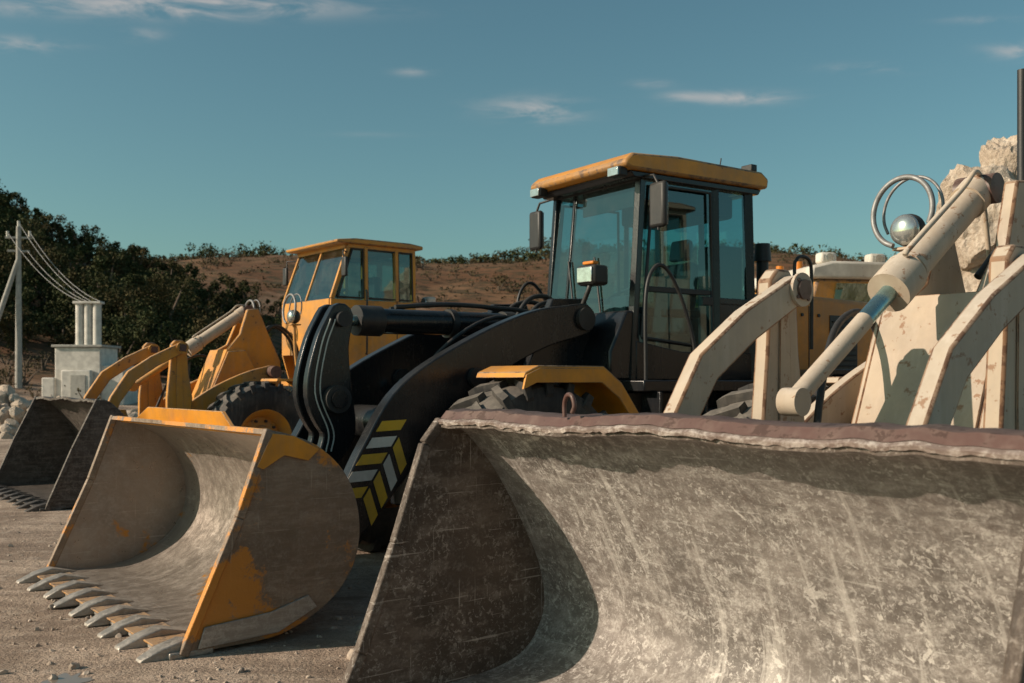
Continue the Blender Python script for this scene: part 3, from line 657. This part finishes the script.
c=m.mix(m.mth('MULTIPLY',m.ss(trk,.45,.60),.7),c,(.23,.17,.13))
c=m.mix(m.mth('MULTIPLY',m.ss(n2,.5,.66),.5),c,(.60,.49,.40))
c=m.mix(m.mth('MULTIPLY',m.ss(n3,.48,.60),.55),c,(.20,.15,.12))
h1=m.noise(.07,5,.7);h2=m.noise(.30,5,.75,vec=m.map((1,3,3)))
gr=m.mix(m.ss(h1,.4,.62),(.14,.068,.036),(.20,.11,.06)); gr=m.mix(m.ss(h2,.48,.58),gr,(.060,.046,.024))
gr=m.mix(m.mth('MULTIPLY',m.ss(m.noise(.05,5,.65),.57,.65),.5),gr,(.30,.20,.135))
c=m.mix(m.ss(m.posz(),.4,1.8),c,gr)
hb=m.mth('ADD',m.mth('MULTIPLY',n2,1.0),m.mth('MULTIPLY',n3,.45)); hb=m.mth('ADD',hb,m.mth('MULTIPLY',trk,1.2))
gm=m.done(c,.95,0,m.bump(hb,1.0,.04),spec=.2)
mobj('ground',V.tolist(),F,gm,smooth=60,recalc=False)
def gz(x,y): return float(height(np.array(float(x)),np.array(float(y))))

bm=bmesh.new(); bmesh.ops.create_icosphere(bm,subdivisions=2,radius=1); IV=np.array([v.co[:] for v in bm.verts]); IF=[tuple(v.index for v in f.verts) for f in bm.faces]; bm.free()
def stones(name,pl,mat,parent=None,rough=.35):
    V=[];F=[]
    for (x,y,z,s) in pl:
        sc=rng.uniform(.6,1.2,3)*s; R=np.array(Euler(tuple(rng.uniform(0,6.28,3))).to_matrix())
        P=IV*(1+rng.normal(0,rough*.35,(len(IV),1)))
        for _ in range(5):
            d_=rng.normal(size=3); d_/=np.linalg.norm(d_); h=rng.uniform(.55,.85); q=P@d_; P=P-np.outer(np.maximum(q-h,0),d_)
        P=(P*sc)@R.T+np.array([x,y,z]); b=len(V); V+=P.tolist(); F+=[(a+b,c_+b,e+b) for a,c_,e in IF]
    return mobj(name,V,F,mat,parent,recalc=False)
ms=M('limestone'); n1=ms.noise(3,5,.7); n2=ms.noise(20,5,.7)
mStone=ms.done(ms.mix(ms.ss(n2,.4,.7),ms.mix(ms.ss(n1,.35,.65),(.62,.53,.44),(.46,.37,.29)),(.38,.30,.23)),.95,0,ms.bump(ms.mth('ADD',n1,n2),.7,.05),spec=.2)
mg=M('gravel_stone'); n1=mg.noise(4,5,.7)
mGravel=mg.done(mg.mix(mg.ss(n1,.35,.65),(.54,.44,.36),(.30,.235,.185)),.95,spec=.2)
pl=[]
for _ in range(6500):
    y=3.6+rng.random()**1.5*20; x=rng.uniform(-.75,.20)*y
    s=.006+.014*rng.random()**4+.026*(rng.random()**12)
    pl.append((x,y,s*.3,s))
stones('gravel',pl,mGravel)
pl=[]
for _ in range(420):
    a=rng.normal(0,1); b=rng.normal(0,1); x=-15.5+a*3.0; y=29+b*1.6; s=rng.uniform(.10,.38)
    hh=1.30*math.exp(-(a*a+b*b)/2.2); pl.append((x,y,hh*rng.random()**.5,s))
stones('rubble_pile',pl,mStone)
def boulder(name,c,r,seed,parent):
    bm=bmesh.new(); bmesh.ops.create_icosphere(bm,subdivisions=5,radius=1)
    rr=np.random.default_rng(seed); planes=[(lambda d:(d/np.linalg.norm(d),rr.uniform(.62,.9)))(rr.normal(size=3)) for _ in range(16)]
    for v in bm.verts:
        p=np.array(v.co[:])
        for d_,h in planes:
            q=p@d_
            if q>h: p=p-d_*(q-h)
        f=1+.10*noise.fractal(Vector(p)*2.2+Vector((seed,0,0)),1.0,2.0,5)+.06*noise.fractal(Vector(p)*7+Vector((seed,3,0)),1.0,2.0,4)
        v.co=Vector((c[0]+p[0]*f*r[0],c[1]+p[1]*f*r[1],c[2]+p[2]*f*r[2]))
    me=bpy.data.meshes.new(name); bm.to_mesh(me); bm.free(); me.materials.append(mStone)
    o=bpy.data.objects.new(name,me); COL.objects.link(o)
    if parent:o.parent=parent
    return o
RB=empty('limestone_boulder_heap')
boulder('boulder',(6.32,13.4,3.70),(.72,.6,.85),1,RB)
boulder('boulder',(6.64,13.5,4.22),(.40,.42,.68),5,RB)
boulder('boulder',(6.9,13.8,2.3),(1.3,1.1,1.8),2,RB); boulder('boulder',(8.4,14.2,1.4),(1.5,1.2,1.5),3,RB); boulder('boulder',(6.6,13.2,.8),(1.0,.7,1.0),4,RB)

pp=[]
for k in range(60):
    a=2*math.pi*k/60; r=1+.5*noise.noise((math.cos(a)*1.8,math.sin(a)*1.8,2))+.3*noise.noise((math.cos(a)*5,math.sin(a)*5,4)); pp.append((-2.36+.11*r*math.cos(a),5.26+.14*r*math.sin(a),.010))
mp=M('water'); mW=mp.done((.24,.19,.15),.10,0,mp.bump(mp.noise(9,3,.5),.03,.01))
mobj('puddle',pp,[tuple(range(60))],mW)

# ================================================================== vegetation
def leafmat(name,a,b,c3):
    m=M(name); g=m.t.nodes.new('ShaderNodeNewGeometry'); n=m.noise(.25,3,.6)
    c=m.mix(g.outputs['Random Per Island'],a,b); c=m.mix(m.mth('MULTIPLY',m.ss(n,.45,.62),.8),c,c3); return m.done(c,.8,spec=.15)
mLeaf=leafmat('foliage',(.024,.036,.014),(.075,.084,.030),(.085,.062,.026))
mLeafDry=leafmat('dry_scrub_foliage',(.036,.038,.017),(.095,.075,.036),(.075,.052,.026))
mb=M('bark'); mBark=mb.done(mb.mix(mb.noise(8,5,.6),(.09,.065,.045),(.16,.12,.09)),.95)
def foliage(name,trees,lsz,nper,mat):
    VV=[];TV=[];TF=[];cnt=0
    for (x,y,z,r,h) in trees:
        nb=rng.integers(8,15); n=int(nper*(r*h/6.0)**.8)
        bc=np.stack([rng.normal(0,.48,nb)*r,rng.normal(0,.48,nb)*r,h*rng.uniform(.15,.92,nb)],1); br=rng.uniform(.18,.46,nb)*r*(1.2-.6*bc[:,2]/h)
        k=rng.integers(0,nb,n); d_=rng.normal(size=(n,3)); d_/=np.linalg.norm(d_,axis=1)[:,None]
        P=bc[k]+d_*(br[k]*rng.uniform(.45,1.25,n))[:,None]; P[:,2]=np.maximum(P[:,2],.1); P+=np.array([x,y,z])
        u=rng.normal(size=(n,3)); u/=np.linalg.norm(u,axis=1)[:,None]; w_=np.cross(u,rng.normal(size=(n,3))); w_/=np.linalg.norm(w_,axis=1)[:,None]
        s=(lsz*rng.uniform(.5,1.3,n))[:,None]
        VV.append(np.stack([P-u*s,P-w_*s*.6,P+u*s,P+w_*s*.6],1).reshape(-1,3)); cnt+=n
        for q in range(min(4,nb)):
            e=bc[q]+np.array([x,y,z]); s0=np.array([x,y,z-.2]); b=len(TV); rt=.05*r+.04
            for pt,rad in ((s0,rt),(s0*.5+e*.5+np.array([0,0,.1*h]),rt*.6),(e,rt*.2)):
                for k_ in range(5): a=2*math.pi*k_/5; TV.append([pt[0]+rad*math.cos(a),pt[1]+rad*math.sin(a),pt[2]])
            for l in range(2):
                for k_ in range(5): TF.append((b+l*5+k_,b+l*5+(k_+1)%5,b+l*5+5+(k_+1)%5,b+l*5+5+k_))
    V=np.concatenate(VV).tolist(); nf=cnt; off=len(V)
    F=[(4*i,4*i+1,4*i+2,4*i+3) for i in range(nf)]+[tuple(q+off for q in f) for f in TF]
    o=mobj(name,V+TV,F,mat,recalc=False); o.data.materials.append(mBark)
    for i in range(nf,len(F)): o.data.polygons[i].material_index=1
    return o
tr=[]
for _ in range(330):
    x=rng.uniform(-85,-24); y=rng.uniform(58,112)
    z=gz(x,y)
    if z<2.5: continue
    h=rng.uniform(1.6,4.6); tr.append((x,y,z-.2,h*.45,h))
foliage('hillside_trees',tr,.12,1300,mLeaf)
tr=[]
for k in range(44):
    x=-34+17.0*rng.random(); y=rng.uniform(52,68); h=rng.uniform(2.6,6.2)*(1 if x<-22 else .7); tr.append((x,y,gz(x,y)-.2,h*.5,h))
foliage('roadside_trees',tr,.09,2000,mLeaf)
tr=[]
for _ in range(420):
    x=rng.uniform(-110,120); y=rng.uniform(176,190); h=rng.uniform(1.0,2.6)*(1.7 if rng.random()<.1 else .9); tr.append((x,y,gz(x,y)-.3,h*1.0,h))
foliage('ridge_trees',tr,.24,240,mLeaf)
tr=[]
for _ in range(1900):
    x=rng.uniform(-100,110); y=92+84*rng.random(); h=rng.uniform(.3,1.2)*(2.0 if rng.random()<.04 else 1); tr.append((x,y,gz(x,y)-.2,h*1.2,h))
foliage('hill_scrub',tr,.18,110,mLeafDry)
tr=[]
for _ in range(80):
    x=rng.uniform(-36,-10); y=rng.uniform(38,52); h=rng.uniform(.4,1.3); tr.append((x,y,gz(x,y),h*.7,h))
foliage('dry_bushes',tr,.06,600,mLeafDry)

# ================================================================== power pole, kiosk
PP=empty('power_pole',(-22.2,45,0))
cyl('pole',(0,0,0),(0,0,8.5),.16,mConc,PP,12,.10)
cyl('brace',(-1.9,-1.0,0),(0,-.05,7.0),.13,mConc,PP,12,.10)
beam('crossarm',(-.55,-.1,8.0),(.55,.1,8.0),.09,.09,mConc,PP); beam('crossarm',(-.45,-.1,7.4),(.45,.1,7.4),.09,.09,mConc,PP)
for x_ in (-.5,0,.5): cyl('insulator',(x_,0,8.05 if x_ else 8.5),(x_,0,8.3 if x_ else 8.75),.06,mWhite,PP,10)
K=empty('transformer_kiosk',(-17.7,42,0))
box('kiosk_base',(-1.1,-.9,0),(.8,.9,2.95),mPlaster,K,.05); box('kiosk_wing',(.75,-.8,0),(1.7,.8,2.2),mPlaster,K,.04)
box('kiosk_wing',(-1.6,-1.0,0),(-1.05,.8,1.7),mPlaster,K,.05); box('kiosk_block',(-.7,-1.2,0),(.5,-.9,2.0),mPlaster,K,.04)
box('kiosk_cap',(-1.2,-1,2.95),(.9,1,3.05),mConc,K,.02); box('kiosk_door',(-.3,-1.23,.2),(.3,-1.203,1.8),mConc,K,.005)
for x_ in (-.36,.0,.36): cyl('bushing_column',(x_,-.2,3.05),(x_,-.2,4.8),.17,mPlaster,K,16)
box('column_cap',(-.58,-.42,4.78),(.58,.05,4.88),mPlaster,K,.02)
PW=empty('power_lines')
for i,(a,b) in enumerate([((-22.7,45,8.25),(-18.1,42,4.9)),((-22.2,45,8.7),(-17.7,42,4.92)),((-21.7,45,8.25),(-17.3,42,4.9)),((-21.8,45,7.4),(-17.2,42,4.7))]):
    A=Vector(a);B=Vector(b); tube('wire',[A.lerp(B,t_)-Vector((0,0,.9*t_*(1-t_)*2)) for t_ in np.linspace(0,1,12)],.014,mWire,PW,straight=True)

# ================================================================== sky, sun, camera
E=math.radians(26); S=Vector((-.966*math.cos(E),-.249*math.cos(E),math.sin(E)))
w=bpy.data.worlds.new('World'); scene.world=w; w.use_nodes=True; T_=w.node_tree; T_.nodes.clear()
def wn(t): return T_.nodes.new(t)
def wm(op,a,b=0.0,c=None):
    n=wn('ShaderNodeMath'); n.operation=op
    for i,v in enumerate((a,b)):
        if isinstance(v,bpy.types.NodeSocket): T_.links.new(v,n.inputs[i])
        else: n.inputs[i].default_value=v
    return n.outputs[0]
sky=wn('ShaderNodeTexSky'); sky.sky_type='NISHITA'; sky.sun_disc=False; sky.sun_elevation=E; sky.sun_rotation=math.atan2(S.x,S.y)
sky.air_density=1.0; sky.dust_density=1.5; sky.ozone_density=1.0
mul=wn('ShaderNodeMix'); mul.data_type='RGBA'; mul.blend_type='MULTIPLY'; mul.inputs[0].default_value=1
T_.links.new(sky.outputs[0],mul.inputs[6]); mul.inputs[7].default_value=(.62,.88,.76,1)
tc=wn('ShaderNodeTexCoord'); sx=wn('ShaderNodeSeparateXYZ'); T_.links.new(tc.outputs['Generated'],sx.inputs[0])
yy=wm('MAXIMUM',sx.outputs[1],.05); u=wm('DIVIDE',sx.outputs[0],yy); v=wm('DIVIDE',sx.outputs[2],yy)
front=wm('GREATER_THAN',sx.outputs[1],.1)
cl=[(.02,.272,.045,.010,.8),(.03,.262,.03,.007,.6),(.225,.282,.05,.006,1.0),(.17,.284,.02,.004,.5),(-.10,.308,.016,.004,.5),(.36,.312,.04,.005,.5),(.51,.33,.03,.008,.9),
    (-.42,.378,.13,.012,1.0),(-.28,.372,.12,.010,.9),(-.50,.335,.05,.008,.7),(-.37,.345,.02,.006,.5),(.14,.296,.02,.004,.35),(-.15,.245,.05,.003,.12),(.47,.36,.04,.004,.3)]
tot=None
for (a,b,c_,d_,k) in cl:
    dx=wm('DIVIDE',wm('SUBTRACT',u,a),c_); dy=wm('DIVIDE',wm('SUBTRACT',v,b),d_)
    e=wm('MULTIPLY',wm('POWER',2.718,wm('MULTIPLY',wm('ADD',wm('MULTIPLY',dx,dx),wm('MULTIPLY',dy,dy)),-1.0)),k)
    tot=e if tot is None else wm('ADD',tot,e)
mp_=wn('ShaderNodeMapping'); T_.links.new(tc.outputs['Generated'],mp_.inputs[0]); mp_.inputs['Scale'].default_value=(9,9,40)
mp_.inputs['Rotation'].default_value=(0,.08,0)
nz=wn('ShaderNodeTexNoise'); T_.links.new(mp_.outputs[0],nz.inputs[0]); nz.inputs['Scale'].default_value=1.6; nz.inputs['Detail'].default_value=6; nz.inputs['Roughness'].default_value=.62; nz.inputs['Distortion'].default_value=.5
mr=wn('ShaderNodeMapRange'); mr.interpolation_type='SMOOTHSTEP'; T_.links.new(nz.outputs[0],mr.inputs[0]); mr.inputs[1].default_value=.36; mr.inputs[2].default_value=.68
cm=wm('MULTIPLY',wm('MULTIPLY',wm('MINIMUM',tot,1.0),mr.outputs[0]),wm('MULTIPLY',front,.62))
mx=wn('ShaderNodeMix'); mx.data_type='RGBA'; T_.links.new(cm,mx.inputs[0]); T_.links.new(mul.outputs[2],mx.inputs[6]); mx.inputs[7].default_value=(5.4,4.9,4.6,1)
bg=wn('ShaderNodeBackground'); T_.links.new(mx.outputs[2],bg.inputs[0]); bg.inputs[1].default_value=.11
ow=wn('ShaderNodeOutputWorld'); T_.links.new(bg.outputs[0],ow.inputs[0])
sun=bpy.data.lights.new('sun','SUN'); sun.energy=5.0; sun.angle=math.radians(.5); sun.color=(1,.82,.65)
so=bpy.data.objects.new('sun',sun); COL.objects.link(so); so.rotation_euler=(-S).to_track_quat('-Z','Y').to_euler(); so.location=S*50
cd=bpy.data.cameras.new('camera'); co=bpy.data.objects.new('camera',cd); COL.objects.link(co)
cd.sensor_width=36; cd.lens=35.16; cd.shift_y=38.5/1024; cd.clip_end=5000; cd.clip_start=.05
cd.dof.use_dof=True; cd.dof.focus_distance=6.3; cd.dof.aperture_fstop=3.5
co.location=(0,0,1.6); co.rotation_euler=(math.radians(90),0,0); scene.camera=co
scene.view_settings.view_transform='Standard'; scene.view_settings.look='None'; scene.view_settings.exposure=0
